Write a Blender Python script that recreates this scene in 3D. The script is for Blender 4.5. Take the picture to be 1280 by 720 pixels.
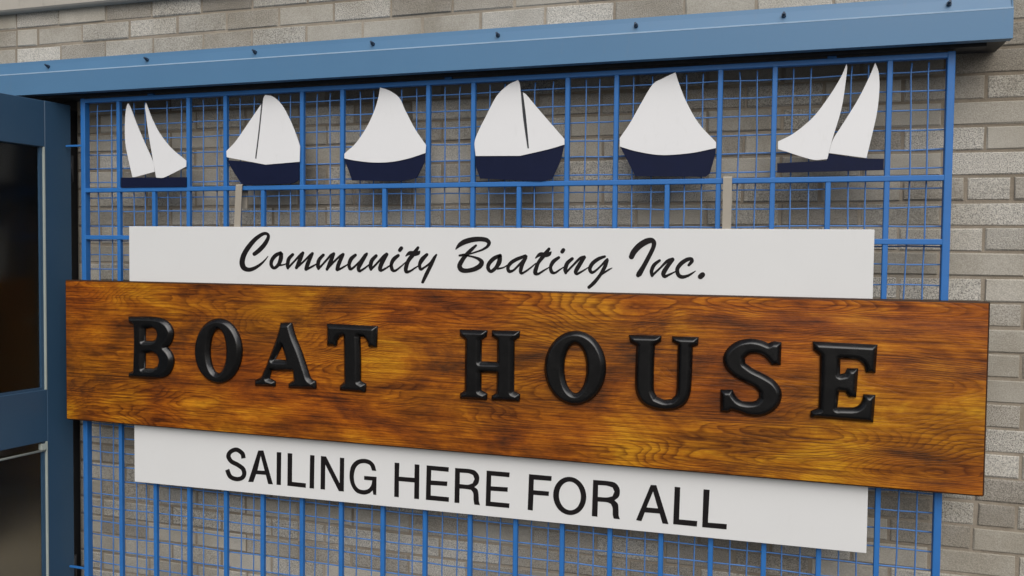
import bpy, bmesh, math, random
from mathutils import Vector, Matrix
from mathutils.geometry import delaunay_2d_cdt

random.seed(11)
scn = bpy.context.scene
for o in list(bpy.data.objects):
    bpy.data.objects.remove(o)
C = scn.collection

# ------------------------------------------------------------------ camera
F_PX, YAW, PITCH, ROLL = 1065.7, -0.3015, -0.0380, 0.0112
CAM = Vector((2.4564, -2.5541, 1.4702))
_f = Vector((math.sin(YAW) * math.cos(PITCH), math.cos(YAW) * math.cos(PITCH), math.sin(PITCH)))
_r = Vector((math.cos(YAW), -math.sin(YAW), 0))
_u = _r.cross(_f)
RIGHT = math.cos(ROLL) * _r + math.sin(ROLL) * _u
UP = -math.sin(ROLL) * _r + math.cos(ROLL) * _u
FWD = _f
cam_data = bpy.data.cameras.new('camera')
cam = bpy.data.objects.new('camera', cam_data)
C.objects.link(cam)
rot = Matrix((RIGHT, UP, -FWD)).transposed().to_4x4()
cam.matrix_world = Matrix.Translation(CAM) @ rot
cam_data.sensor_width = 36.0
cam_data.lens = F_PX * 36.0 / 1280.0
cam_data.clip_start = 0.05
cam_data.clip_end = 1500.0
scn.camera = cam

# ------------------------------------------------------------------ sky, sun, exposure (overcast day)
SUN_EL, SUN_AZ = math.radians(42), math.radians(160)     # azimuth clockwise from +Y: behind the camera, a little to its right
w = bpy.data.worlds.new('World')
scn.world = w
w.use_nodes = True
nt = w.node_tree
bg = nt.nodes['Background']
sky = nt.nodes.new('ShaderNodeTexSky')
sky.sky_type = 'NISHITA'
sky.sun_disc = False
sky.sun_elevation = SUN_EL
sky.sun_rotation = SUN_AZ
sky.air_density = 1.0
sky.dust_density = 4.0
sky.ozone_density = 1.0
hsv = nt.nodes.new('ShaderNodeHueSaturation')
hsv.inputs['Saturation'].default_value = 0.42
nt.links.new(sky.outputs[0], hsv.inputs['Color'])
nt.links.new(hsv.outputs[0], bg.inputs['Color'])
bg.inputs['Strength'].default_value = 0.062
sd = bpy.data.lights.new('sun', 'SUN')
sd.energy = 1.4
sd.angle = math.radians(65)
sd.color = (1.0, 0.985, 0.96)
sun = bpy.data.objects.new('sun', sd)
C.objects.link(sun)
sdir = Vector((math.sin(SUN_AZ) * math.cos(SUN_EL), math.cos(SUN_AZ) * math.cos(SUN_EL), math.sin(SUN_EL)))
sun.rotation_euler = sdir.to_track_quat('Z', 'Y').to_euler()
sun.location = (0, -6, 8)
scn.view_settings.view_transform = 'Standard'
scn.view_settings.look = 'None'
scn.view_settings.exposure = 0.41
scn.view_settings.gamma = 1.0

# ------------------------------------------------------------------ helpers
def at(px, py, Y):
    """the point of the wall-parallel plane at depth Y that the traced photo point lies on"""
    d = FWD + RIGHT * ((px - 640) / F_PX) + UP * ((360 - py) / F_PX)
    t = (Y - CAM.y) / d.y
    return CAM + d * t

def proj(P):
    d = Vector(P) - CAM
    z = d.dot(FWD)
    return 640 + F_PX * d.dot(RIGHT) / z, 360 - F_PX * d.dot(UP) / z

def tag(o, label=None, cat=None, group=None, kind=None):
    if label: o['label'] = label
    if cat: o['category'] = cat
    if group: o['group'] = group
    if kind: o['kind'] = kind
    return o

def empty(name, loc=(0, 0, 0), rz=0.0, **kw):
    o = bpy.data.objects.new(name, None)
    o.empty_display_size = 0.1
    C.objects.link(o)
    o.location = loc
    o.rotation_euler = (0, 0, rz)
    return tag(o, **kw)

def wloc(o):
    v = Vector((0, 0, 0))
    while o is not None:
        v += Vector(o.location)
        o = o.parent
    return v

def link(name, me, mat=None, parent=None, loc=None):
    o = bpy.data.objects.new(name, me)
    C.objects.link(o)
    if mat is not None and not me.materials:
        me.materials.append(mat)
    if parent is not None:
        o.parent = parent
    if loc is not None:
        o.location = loc
    return o

def obj(name, bm, mat, parent=None, local=False, smooth=False):
    """one mesh object; vertices are given in world space unless local"""
    if parent is not None and not local:
        bmesh.ops.translate(bm, vec=-wloc(parent), verts=bm.verts)
    me = bpy.data.meshes.new(name)
    bm.to_mesh(me)
    bm.free()
    if smooth:
        for p in me.polygons:
            p.use_smooth = True
    return link(name, me, mat, parent)

def add_box(bm, x0, x1, y0, y1, z0, z1, bev=0.0, seg=1):
    r = bmesh.ops.create_cube(bm, size=1.0)
    vs = r['verts']
    for v in vs:
        v.co = Vector((x0 + (v.co.x + .5) * (x1 - x0), y0 + (v.co.y + .5) * (y1 - y0), z0 + (v.co.z + .5) * (z1 - z0)))
    if bev > 0:
        es = list({e for v in vs for e in v.link_edges})
        bmesh.ops.bevel(bm, geom=es, offset=bev, segments=seg, affect='EDGES', profile=0.5)
    return bm

def boxbm(*a, **k):
    return add_box(bmesh.new(), *a, **k)

def add_tube(bm, pts, r, n=6):
    rings = []
    pts = [Vector(p) for p in pts]
    for i, p in enumerate(pts):
        t = (pts[min(i + 1, len(pts) - 1)] - pts[max(i - 1, 0)]).normalized()
        a = t.cross(Vector((0, 1, 0)))
        if a.length < 1e-3:
            a = t.cross(Vector((1, 0, 0)))
        a.normalize()
        b = t.cross(a)
        rings.append([bm.verts.new(p + a * (r * math.cos(2 * math.pi * k / n)) + b * (r * math.sin(2 * math.pi * k / n))) for k in range(n)])
    for A, B in zip(rings, rings[1:]):
        for k in range(n):
            bm.faces.new((A[k], A[(k + 1) % n], B[(k + 1) % n], B[k]))
    bm.faces.new(rings[0][::-1])
    bm.faces.new(rings[-1])
    bmesh.ops.recalc_face_normals(bm, faces=bm.faces)
    return bm

def catmull(pts, closed=False, step=6.0, corner=48.0, force=()):
    """smooth curve through points; sharp turns stay corners"""
    n = len(pts)
    P = [Vector(p) for p in pts]
    D = len(P[0])
    tang = []
    iscorner = []
    for i in range(n):
        a = P[(i - 1) % n]; b = P[(i + 1) % n]
        if not closed and i == 0: a = P[0]
        if not closed and i == n - 1: b = P[-1]
        v1 = (P[i] - a).to_2d() if D > 2 else P[i] - a
        v2 = (b - P[i]).to_2d() if D > 2 else b - P[i]
        ang = 0
        if v1.length > 1e-9 and v2.length > 1e-9:
            ang = math.degrees(v1.angle(v2))
        iscorner.append(ang > corner or i in force)
        tang.append((b - a) * 0.5)
    out = []
    m = n if closed else n - 1
    for i in range(m):
        j = (i + 1) % n
        L = (P[j] - P[i]).to_2d().length if D > 2 else (P[j] - P[i]).length
        t0 = (P[j] - P[i]) if iscorner[i] else tang[i]
        t1 = (P[j] - P[i]) if iscorner[j] else tang[j]
        def cl(t):
            l = (t.to_2d() if D > 2 else t).length
            return t * (L / l) if l > L and l > 0 else t
        t0 = cl(t0); t1 = cl(t1)
        if iscorner[i] and iscorner[j]:
            k = 1
        else:
            k = max(2, int(L / step))
        for q in range(k):
            s = q / k
            out.append(P[i] * (2 * s**3 - 3 * s**2 + 1) + t0 * (s**3 - 2 * s**2 + s) + P[j] * (-2 * s**3 + 3 * s**2) + t1 * (s**3 - s**2))
    if not closed:
        out.append(P[-1])
    return out

def area2(l):
    return sum(l[i][0] * l[(i + 1) % len(l)][1] - l[(i + 1) % len(l)][0] * l[i][1] for i in range(len(l))) / 2

def inside(loops, x, y):
    c = False
    for l in loops:
        j = len(l) - 1
        for i in range(len(l)):
            if (l[i][1] > y) != (l[j][1] > y) and x < (l[j][0] - l[i][0]) * (y - l[i][1]) / (l[j][1] - l[i][1]) + l[i][0]:
                c = not c
            j = i
    return c

def segdist(loops, x, y):
    best = 1e9
    for l in loops:
        j = len(l) - 1
        for i in range(len(l)):
            ax, ay = l[j]; bx, by = l[i]
            dx, dy = bx - ax, by - ay
            L = dx * dx + dy * dy
            t = 0 if L < 1e-14 else max(0, min(1, ((x - ax) * dx + (y - ay) * dy) / L))
            ex, ey = ax + t * dx - x, ay + t * dy - y
            d = ex * ex + ey * ey
            if d < best: best = d
            j = i
    return math.sqrt(best)

def plate(loops, yfront, yback, grid=None, height=None):
    """flat-backed plate from x-z outlines (first outer, then holes); height(d) swells the front by distance to the edge"""
    loops = [[(p[0], p[1]) for p in l] for l in loops]
    verts = []; edges = []
    for l in loops:
        b = len(verts)
        verts += [Vector(p) for p in l]
        edges += [(b + i, b + (i + 1) % len(l)) for i in range(len(l))]
    if grid:
        xs = [p[0] for p in loops[0]]; zs = [p[1] for p in loops[0]]
        z = min(zs); row = 0
        while z < max(zs):
            x = min(xs) + (grid / 2 if row % 2 else 0)
            while x < max(xs):
                if inside(loops, x, z) and segdist(loops, x, z) > grid * 0.45:
                    verts.append(Vector((x, z)))
                x += grid
            z += grid * 0.866; row += 1
    vo, eo, fo, *_ = delaunay_2d_cdt(verts, edges, [], 0, 1e-7)
    bm = bmesh.new()
    bv = []
    for v in vo:
        h = height(segdist(loops, v.x, v.y)) if height else 0.0
        bv.append(bm.verts.new((v.x, yfront - h, v.y)))
    for f in fo:
        cx = sum(vo[i].x for i in f) / len(f); cz = sum(vo[i].y for i in f) / len(f)
        if inside(loops, cx, cz):
            try: bm.faces.new([bv[i] for i in f])
            except ValueError: pass
    for l in loops:
        A = [bm.verts.new((p[0], yfront, p[1])) for p in l]
        B = [bm.verts.new((p[0], yback, p[1])) for p in l]
        for i in range(len(l)):
            j = (i + 1) % len(l)
            bm.faces.new((A[i], A[j], B[j], B[i]))
    for v in [v for v in bm.verts if not v.link_faces]:
        bm.verts.remove(v)
    if not height:
        # a back face, so the plate is solid
        ol = loops[0]
        for f in [f for f in bm.faces]:
            pass
    bmesh.ops.remove_doubles(bm, verts=bm.verts, dist=2e-5)
    bmesh.ops.recalc_face_normals(bm, faces=bm.faces)
    # the front must look at -Y
    fr = [f for f in bm.faces if abs(f.normal.y) > 0.6]
    if fr and sum(f.normal.y for f in fr) > 0:
        bmesh.ops.reverse_faces(bm, faces=bm.faces)
    return bm

def traced(pts, ox, oy, s, Y, smooth=True, closed=True, step=6.0, corner=48.0):
    force = {i for i, p in enumerate(pts) if len(p) > 2}
    pts = [Vector((p[0], p[1])) for p in pts]
    q = catmull(pts, closed, step, corner, force) if smooth else pts
    out = []
    for p in q:
        W = at(ox + p[0] / s, oy + p[1] / s, Y)
        out.append((W.x, W.z))
    return out

# ------------------------------------------------------------------ materials
def new_mat(name):
    m = bpy.data.materials.new(name)
    m.use_nodes = True
    return m, m.node_tree, m.node_tree.nodes['Principled BSDF']

def N(nt, t, **kw):
    n = nt.nodes.new(t)
    for k, v in kw.items():
        if k.startswith('i_'):
            n.inputs[k[2:].replace('_', ' ')].default_value = v
        else:
            setattr(n, k, v)
    return n

def ramp(nt, stops, interp='LINEAR'):
    r = nt.nodes.new('ShaderNodeValToRGB')
    r.color_ramp.interpolation = interp
    e = r.color_ramp.elements
    while len(e) < len(stops): e.new(0.5)
    for el, (p, c) in zip(e, stops):
        el.position = p
        el.color = (*c, 1) if len(c) == 3 else c
    return r

def mapping(nt, src, scale):
    m = N(nt, 'ShaderNodeMapping')
    m.inputs['Scale'].default_value = scale
    nt.links.new(src, m.inputs['Vector'])
    return m.outputs[0]

def noise(nt, vec, scale, detail=3, rough=0.5, dist=0.0):
    n = N(nt, 'ShaderNodeTexNoise')
    n.inputs['Scale'].default_value = scale
    n.inputs['Detail'].default_value = detail
    n.inputs['Roughness'].default_value = rough
    n.inputs['Distortion'].default_value = dist
    nt.links.new(vec, n.inputs['Vector'])
    return n.outputs['Fac']

def mathn(nt, op, a, b=None, c=None, clamp=False):
    n = N(nt, 'ShaderNodeMath', operation=op, use_clamp=clamp)
    for i, v in enumerate((a, b, c)):
        if v is None: continue
        if isinstance(v, (int, float)): n.inputs[i].default_value = v
        else: nt.links.new(v, n.inputs[i])
    return n.outputs[0]

def mix(nt, fac, a, b, mode='MIX'):
    n = N(nt, 'ShaderNodeMix', data_type='RGBA', blend_type=mode)
    for sock, v in ((n.inputs[0], fac), (n.inputs[6], a), (n.inputs[7], b)):
        if isinstance(v, (int, float)): sock.default_value = v
        elif isinstance(v, tuple): sock.default_value = (*v, 1) if len(v) == 3 else v
        else: nt.links.new(v, sock)
    return n.outputs[2]

def bump(nt, bs, h, strength, dist):
    b = N(nt, 'ShaderNodeBump')
    b.inputs['Strength'].default_value = strength
    b.inputs['Distance'].default_value = dist
    nt.links.new(h, b.inputs['Height'])
    nt.links.new(b.outputs[0], bs.inputs['Normal'])

def paint(name, col, rough=0.4, var=0.12, scale=9, bumps=0.15, dirt=(0.10, 0.09, 0.08), dirt_amt=0.25, spec=0.5):
    m, nt, bs = new_mat(name)
    pos = N(nt, 'ShaderNodeNewGeometry').outputs['Position']
    a = noise(nt, pos, scale, 5, 0.6)
    lo = tuple(c * (1 - var) for c in col); hi = tuple(min(1, c * (1 + var)) for c in col)
    base = mix(nt, a, lo, hi)
    d = noise(nt, mapping(nt, pos, (7, 7, 2.2)), 6, 6, 0.7)
    dr = ramp(nt, [(0.58, (0, 0, 0)), (0.85, (1, 1, 1))]); nt.links.new(d, dr.inputs[0])
    f = mathn(nt, 'MULTIPLY', dr.outputs[0], dirt_amt)
    nt.links.new(mix(nt, f, base, dirt), bs.inputs['Base Color'])
    r = mathn(nt, 'MULTIPLY_ADD', a, 0.25, rough - 0.12)
    nt.links.new(r, bs.inputs['Roughness'])
    bs.inputs['Specular IOR Level'].default_value = spec
    bump(nt, bs, noise(nt, pos, 160, 3, 0.6), bumps, 0.001)
    return m

M = {}
M['gate_blue'] = paint('gate_blue', (0.022, 0.155, 0.46), 0.5, 0.15, 14, 0.3, dirt=(0.10, 0.13, 0.18), dirt_amt=0.3)
M['wire_blue'] = paint('wire_blue', (0.075, 0.205, 0.50), 0.5, 0.25, 20, 0.2, dirt=(0.10, 0.10, 0.12), dirt_amt=0.4)
M['cover_blue'] = paint('cover_blue', (0.082, 0.200, 0.355), 0.42, 0.07, 4, 0.12, dirt=(0.13, 0.2, 0.28), dirt_amt=0.35)
M['lit_edge'] = paint('lit_edge', (0.27, 0.38, 0.50), 0.35, 0.1, 20, 0.1, dirt=(0.12, 0.22, 0.36), dirt_amt=0.6)  # paler cover blue, with the fold's bright highlight put into the colour
M['door_blue'] = paint('door_blue', (0.030, 0.074, 0.135), 0.4, 0.08, 5, 0.1, dirt=(0.06, 0.09, 0.13), dirt_amt=0.3)
M['jamb'] = paint('jamb', (0.018, 0.017, 0.019), 0.6, 0.2, 8)
M['bolt'] = paint('bolt', (0.022, 0.045, 0.085), 0.5, 0.3, 60)
M['dark_metal'] = paint('dark_metal', (0.02, 0.022, 0.028), 0.5, 0.2, 60)
M['sail_white'] = paint('sail_white', (0.80, 0.80, 0.81), 0.4, 0.02, 8, 0.05, dirt=(0.6, 0.6, 0.58), dirt_amt=0.3)
M['hull_navy'] = paint('hull_navy', (0.006, 0.010, 0.036), 0.55, 0.2, 20, 0.1, dirt=(0.04, 0.04, 0.08), dirt_amt=0.2, spec=0.15)
M['panel_white'] = paint('panel_white', (0.74, 0.74, 0.735), 0.35, 0.02, 4, 0.05, dirt=(0.64, 0.63, 0.60), dirt_amt=0.25)
M['vinyl_black'] = paint('vinyl_black', (0.010, 0.008, 0.0085), 0.5, 0.2, 30, 0.05, dirt=(0.04, 0.03, 0.03), dirt_amt=0.3, spec=0.2)
M['letter_black'] = paint('letter_black', (0.0035, 0.0033, 0.0035), 0.22, 0.2, 25, 0.015, dirt=(0.010, 0.010, 0.010), dirt_amt=0.3, spec=0.6)
M['strap'] = paint('strap', (0.36, 0.325, 0.27), 0.55, 0.12, 30, 0.2, dirt=(0.25, 0.2, 0.14), dirt_amt=0.4)
M['bead'] = paint('bead', (0.42, 0.46, 0.42), 0.35, 0.08, 10)
M['room'] = paint('room', (0.28, 0.215, 0.15), 0.7, 0.2, 3)
M['room_wood'] = paint('room_wood', (0.30, 0.18, 0.09), 0.5, 0.2, 5)
M['coping'] = paint('coping', (0.42, 0.39, 0.34), 0.8, 0.1, 12, 0.6, dirt=(0.2, 0.18, 0.15), dirt_amt=0.5)

def brick_mat(name, light, dark, speck, contrast, rough_bump):
    m, nt, bs = new_mat(name)
    g = N(nt, 'ShaderNodeNewGeometry')
    pos = g.outputs['Position']
    oi = N(nt, 'ShaderNodeObjectInfo')
    rnd = mathn(nt, 'FRACT', mathn(nt, 'ADD', oi.outputs['Random'], g.outputs['Random Per Island']))
    base = mix(nt, rnd, dark, light)
    fine = noise(nt, pos, 300, 5, 0.72)
    sr = ramp(nt, [(0.40, (1, 1, 1)), (0.52, (0, 0, 0))]); nt.links.new(fine, sr.inputs[0])
    lr = ramp(nt, [(0.55, (0, 0, 0)), (0.68, (1, 1, 1))]); nt.links.new(fine, lr.inputs[0])
    rnd2 = mathn(nt, 'FRACT', mathn(nt, 'MULTIPLY', rnd, 7.31))
    amt = mathn(nt, 'MULTIPLY_ADD', rnd2, contrast * 0.5, contrast * 0.6)
    c = mix(nt, mathn(nt, 'MULTIPLY', sr.outputs[0], amt), base, speck)
    c = mix(nt, mathn(nt, 'MULTIPLY', lr.outputs[0], mathn(nt, 'MULTIPLY', amt, 0.6)), c, tuple(min(1, x * 1.5) for x in light))
    big = noise(nt, pos, 3.2, 5, 0.6)
    st = ramp(nt, [(0.35, (0.74, 0.72, 0.68)), (0.62, (1, 1, 1))]); nt.links.new(big, st.inputs[0])
    c = mix(nt, 1.0, c, st.outputs[0], 'MULTIPLY')
    nt.links.new(c, bs.inputs['Base Color'])
    bs.inputs['Roughness'].default_value = 0.92
    bs.inputs['Specular IOR Level'].default_value = 0.2
    h = mathn(nt, 'ADD', fine, noise(nt, pos, 60, 4, 0.6))
    bump(nt, bs, h, rough_bump, 0.004)
    return m

BR = [brick_mat('brick_speckled', (0.67, 0.635, 0.57), (0.49, 0.462, 0.41), (0.16, 0.155, 0.145), 0.85, 0.9),
      brick_mat('brick_smooth', (0.53, 0.497, 0.435), (0.40, 0.372, 0.322), (0.26, 0.24, 0.205), 0.5, 0.4),
      brick_mat('brick_brown', (0.47, 0.435, 0.378), (0.335, 0.307, 0.265), (0.15, 0.135, 0.115), 0.8, 0.7)]

def mortar_mat():
    m, nt, bs = new_mat('mortar')
    pos = N(nt, 'ShaderNodeNewGeometry').outputs['Position']
    a = noise(nt, pos, 40, 5, 0.7)
    b = noise(nt, pos, 2.4, 4, 0.6)
    c = mix(nt, a, (0.28, 0.238, 0.188), (0.46, 0.405, 0.33))
    r = ramp(nt, [(0.35, (0.6, 0.58, 0.55)), (0.65, (1, 1, 1))]); nt.links.new(b, r.inputs[0])
    nt.links.new(mix(nt, 1.0, c, r.outputs[0], 'MULTIPLY'), bs.inputs['Base Color'])
    bs.inputs['Roughness'].default_value = 0.95
    bs.inputs['Specular IOR Level'].default_value = 0.15
    bump(nt, bs, noise(nt, pos, 180, 4, 0.6), 0.8, 0.003)
    return m
M['mortar'] = mortar_mat()

def wood_mat():
    m, nt, bs = new_mat('varnished_fir')
    pos = N(nt, 'ShaderNodeTexCoord').outputs['Object']
    # slow warp of the grain
    warp = noise(nt, mapping(nt, pos, (1.0, 1.0, 4.6)), 1.15, 1.5, 0.4)
    warp2 = noise(nt, mapping(nt, pos, (5.0, 1.0, 16.0)), 1.3, 3, 0.5)
    sep = N(nt, 'ShaderNodeSeparateXYZ'); nt.links.new(pos, sep.inputs[0])
    v = mathn(nt, 'MULTIPLY_ADD', warp, 17.0, mathn(nt, 'MULTIPLY', sep.outputs['Z'], 16.0))
    v = mathn(nt, 'MULTIPLY_ADD', warp2, 1.1, v)
    saw = mathn(nt, 'FRACT', mathn(nt, 'MULTIPLY', v, 3.1))
    late = ramp(nt, [(0.0, (0, 0, 0)), (0.45, (0.12, 0.12, 0.12)), (0.86, (1, 1, 1)), (1.0, (0, 0, 0))])
    nt.links.new(saw, late.inputs[0])
    # fibres
    fib = noise(nt, mapping(nt, pos, (3.4, 1, 170)), 1.0, 6, 0.75)
    fib2 = noise(nt, mapping(nt, pos, (26, 1, 420)), 1.0, 2, 0.5)
    streak = noise(nt, mapping(nt, pos, (2.2, 1, 46)), 1.0, 5, 0.65, 0.3)
    # stain and scorch patches
    p1 = noise(nt, mapping(nt, pos, (2.9, 1, 5.5)), 1.0, 5, 0.62, 0.6)
    p2 = noise(nt, mapping(nt, pos, (7.5, 2, 24.0)), 1.0, 7, 0.75, 0.4)
    tone = mathn(nt, 'ADD', mathn(nt, 'MULTIPLY', p1, 0.56), mathn(nt, 'MULTIPLY', p2, 0.28))
    tone = mathn(nt, 'MULTIPLY_ADD', streak, 0.16, tone)
    tone = mathn(nt, 'MULTIPLY_ADD', mathn(nt, 'SUBTRACT', fib, 0.5), 0.20, tone)
    cr = ramp(nt, [(0.36, (0.052, 0.020, 0.008)), (0.43, (0.150, 0.042, 0.006)), (0.485, (0.265, 0.073, 0.0042)),
                   (0.545, (0.41, 0.128, 0.005)), (0.625, (0.60, 0.240, 0.010))])
    nt.links.new(tone, cr.inputs[0])
    hn = noise(nt, mapping(nt, pos, (1.5, 1, 3.2)), 1.0, 3, 0.5)
    hr = ramp(nt, [(0.38, (0.95, 0.82, 0.8)), (0.50, (0.95, 0.98, 1.0)), (0.60, (0.96, 1.12, 0.9))]); nt.links.new(hn, hr.inputs[0])
    tint = mix(nt, 1.0, cr.outputs[0], hr.outputs[0], 'MULTIPLY')
    dark = mix(nt, 1.0, tint, (0.30, 0.20, 0.16), 'MULTIPLY')
    amt = noise(nt, mapping(nt, pos, (1.6, 1, 4)), 1.3, 2)
    am = ramp(nt, [(0.40, (0.06, 0.06, 0.06)), (0.60, (0.8, 0.8, 0.8))]); nt.links.new(amt, am.inputs[0])
    c = mix(nt, mathn(nt, 'MULTIPLY', late.outputs[0], am.outputs[0]), tint, dark)
    fr = ramp(nt, [(0.36, (0.30, 0.22, 0.18)), (0.54, (1.1, 1.08, 1.0))]); nt.links.new(fib, fr.inputs[0])
    c = mix(nt, 0.74, c, fr.outputs[0], 'MULTIPLY')
    sr = ramp(nt, [(0.34, (0.25, 0.19, 0.16)), (0.47, (1, 1, 1))]); nt.links.new(streak, sr.inputs[0])
    c = mix(nt, 0.38, c, sr.outputs[0], 'MULTIPLY')
    nt.links.new(c, bs.inputs['Base Color'])
    rr = mathn(nt, 'MULTIPLY_ADD', p2, 0.3, 0.25)
    nt.links.new(rr, bs.inputs['Roughness'])
    bs.inputs['Specular IOR Level'].default_value = 0.25
    bs.inputs['Coat Weight'].default_value = 0.25
    bs.inputs['Coat Roughness'].default_value = 0.2
    h = mathn(nt, 'ADD', mathn(nt, 'MULTIPLY', fib, 0.7), mathn(nt, 'MULTIPLY', late.outputs[0], -0.35))
    h = mathn(nt, 'ADD', h, mathn(nt, 'MULTIPLY', fib2, 0.3))
    bump(nt, bs, h, 0.4, 0.002)
    return m
M['wood'] = wood_mat()
M['stained_edge'] = paint('stained_edge', (0.045, 0.018, 0.007), 0.5, 0.35, 18, 0.4, dirt=(0.12, 0.04, 0.008), dirt_amt=0.5, spec=0.2)

def glass_mat():
    m, nt, bs = new_mat('door_glass')
    bs.inputs['Base Color'].default_value = (0.62, 0.68, 0.66, 1)
    bs.inputs['Roughness'].default_value = 0.16
    bs.inputs['Transmission Weight'].default_value = 1.0
    bs.inputs['IOR'].default_value = 1.3
    return m
M['glass'] = glass_mat()

def ground_mat():
    m, nt, bs = new_mat('paving')
    pos = N(nt, 'ShaderNodeNewGeometry').outputs['Position']
    a = noise(nt, pos, 1.3, 6, 0.6); b = noise(nt, pos, 120, 3, 0.6)
    c = mix(nt, a, (0.055, 0.054, 0.052), (0.095, 0.092, 0.088))
    c = mix(nt, mathn(nt, 'MULTIPLY', b, 0.4), c, (0.05, 0.05, 0.048))
    nt.links.new(c, bs.inputs['Base Color'])
    bs.inputs['Roughness'].default_value = 0.9
    bump(nt, bs, b, 0.4, 0.003)
    return m
M['ground'] = ground_mat()

# ------------------------------------------------------------------ ground
bm = bmesh.new()
bmesh.ops.create_grid(bm, x_segments=8, y_segments=8, size=400)
tag(obj('ground', bm, M['ground']), kind='structure')

# ------------------------------------------------------------------ brick building
YW = 0.12                       # brick faces
COURSE, BRICK, ZJ = 0.0707, 0.2177, 1.990
X_L, X_R, Z_TOP = -3.3, 5.2, 2.405
DOOR_L, DOOR_R, DOOR_TOP = -1.20, -0.152, 2.060
bld = empty('brick_building', (1.0, YW, 0), label='grey speckled concrete brick building wall behind the blue gate and signs', cat='building')
bm = bmesh.new()
ym = YW + 0.0038
add_box(bm, X_L, DOOR_L, ym, ym + 0.30, 0, DOOR_TOP)
add_box(bm, DOOR_R, X_R, ym, ym + 0.30, 0, DOOR_TOP)
add_box(bm, X_L, X_R, ym, ym + 0.30, DOOR_TOP, Z_TOP + 0.2)
obj('mortar', bm, M['mortar'], bld)

def brick_mesh(L, h, k):
    rnd = random.Random(k)
    bm = bmesh.new()
    d = 0.09; c = 0.0035
    def j(): return rnd.uniform(-0.0013, 0.0013)
    f = [bm.verts.new((sx * (L / 2 - c) + j(), 0 + j() * .4, sz * (h / 2 - c) + j())) for sx, sz in ((-1, -1), (1, -1), (1, 1), (-1, 1))]
    e = [bm.verts.new((sx * (L / 2) + j(), c, sz * (h / 2) + j())) for sx, sz in ((-1, -1), (1, -1), (1, 1), (-1, 1))]
    b = [bm.verts.new((sx * (L / 2), d, sz * (h / 2))) for sx, sz in ((-1, -1), (1, -1), (1, 1), (-1, 1))]
    bm.faces.new(f)
    for i in range(4):
        n = (i + 1) % 4
        bm.faces.new((e[i], e[n], f[n], f[i]))
        bm.faces.new((b[i], b[n], e[n], e[i]))
    bmesh.ops.recalc_face_normals(bm, faces=bm.faces)
    if bm.faces[0].normal.y > 0:
        bmesh.ops.reverse_faces(bm, faces=bm.faces)
    me = bpy.data.meshes.new('brick')
    bm.to_mesh(me); bm.free()
    return me

_cache = {}
def brick_data(L, var, mi):
    key = (round(L, 3), var, mi)
    if key not in _cache:
        me = brick_mesh(L, COURSE - 0.0075, hash(key) % 99991 if False else int(L * 1000) * 31 + var * 7 + mi)
        me.materials.append(BR[mi])
        _cache[key] = me
    return _cache[key]

rb = random.Random(5)
bricks = []
for n in range(-29, 6):
    zc = ZJ + COURSE * (n + 0.5)
    if zc - COURSE / 2 < 0 or zc + COURSE / 2 > Z_TOP + 0.03: continue
    off = 0.205 if n % 2 else 0.096
    if n < 2: off -= 0.03
    spans = [(X_L, X_R)] if zc + 0.02 > DOOR_TOP else [(X_L, DOOR_L), (DOOR_R, X_R)]
    joints = []
    k0 = math.floor((X_L - off) / BRICK); x = off + k0 * BRICK
    while x < X_R + BRICK:
        joints.append(x + rb.uniform(-0.005, 0.005))
        if rb.random() < 0.03:
            joints.append(x + BRICK * 0.52)
        x += BRICK
    if n == -5:
        joints = [q for q in joints if not 2.90 < q < 3.12] + [2.956, 3.073]
        joints.sort()
    for a, b in spans:
        js = [a] + [q for q in joints if a + 0.04 < q < b - 0.04] + [b]
        for p, q in zip(js, js[1:]):
            mi = rb.choices((0, 1, 2), (0.42, 0.33, 0.25))[0]
            bricks.append(((p + q) / 2, zc + rb.uniform(-0.0012, 0.0012), q - p - 0.0078, rb.randrange(3), mi, rb.uniform(-0.0022, 0.0018)))

SIGN_RECTS = [((162, 283), (1093, 350)), ((83, 350), (1230, 525)), ((169, 545), (1084, 602))]
def shown(bk):
    x, z, L = bk[:3]
    cnt = 0
    for fx in (-0.4, 0, 0.4):
        u, v = proj((x + fx * L, YW, z))
        if not (-10 < u < 1290 and -10 < v < 730): continue
        if u < 84 and v > 110: continue
        if any(a[0] < u < b[0] and a[1] < v < b[1] for a, b in SIGN_RECTS): continue
        slope = 50 - (u - 640) * 0.069
        if slope - 18 < v < slope + 28: continue
        cnt += 1
    u0, _ = proj((x - L / 2, YW, z)); u1, _ = proj((x + L / 2, YW, z))
    return cnt * abs(u1 - u0)
bricks.sort(key=lambda b: -shown(b))
for x, z, L, var, mi, dy in bricks[:300]:
    Lq = round(L / 0.004) * 0.004
    link('brick', brick_data(Lq, var, mi), None, bld, Vector((x, YW + dy, z)) - Vector(bld.location))
rest = bmesh.new()
me = bpy.data.meshes.new('brickwork')
vs, fs, mi_l = [], [], []
for x, z, L, var, mi, dy in bricks[300:]:
    src = brick_data(round(L / 0.004) * 0.004, var, mi)
    b0 = len(vs)
    for v in src.vertices:
        vs.append((x + v.co.x - bld.location.x, YW + dy + v.co.y - bld.location.y, z + v.co.z))
    for p in src.polygons:
        fs.append([b0 + i for i in p.vertices]); mi_l.append(mi)
rest.free()
me.from_pydata(vs, [], fs)
for mm in BR: me.materials.append(mm)
for p, i in zip(me.polygons, mi_l): p.material_index = i
tag(link('brickwork', me, None, bld), kind='stuff')
# concrete coping that oversails the wall, and the flat roof behind
obj('coping', boxbm(X_L - 0.05, X_R + 0.05, 0.082, 0.55, Z_TOP, Z_TOP + 0.24, bev=0.006), M['coping'], bld)
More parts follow.
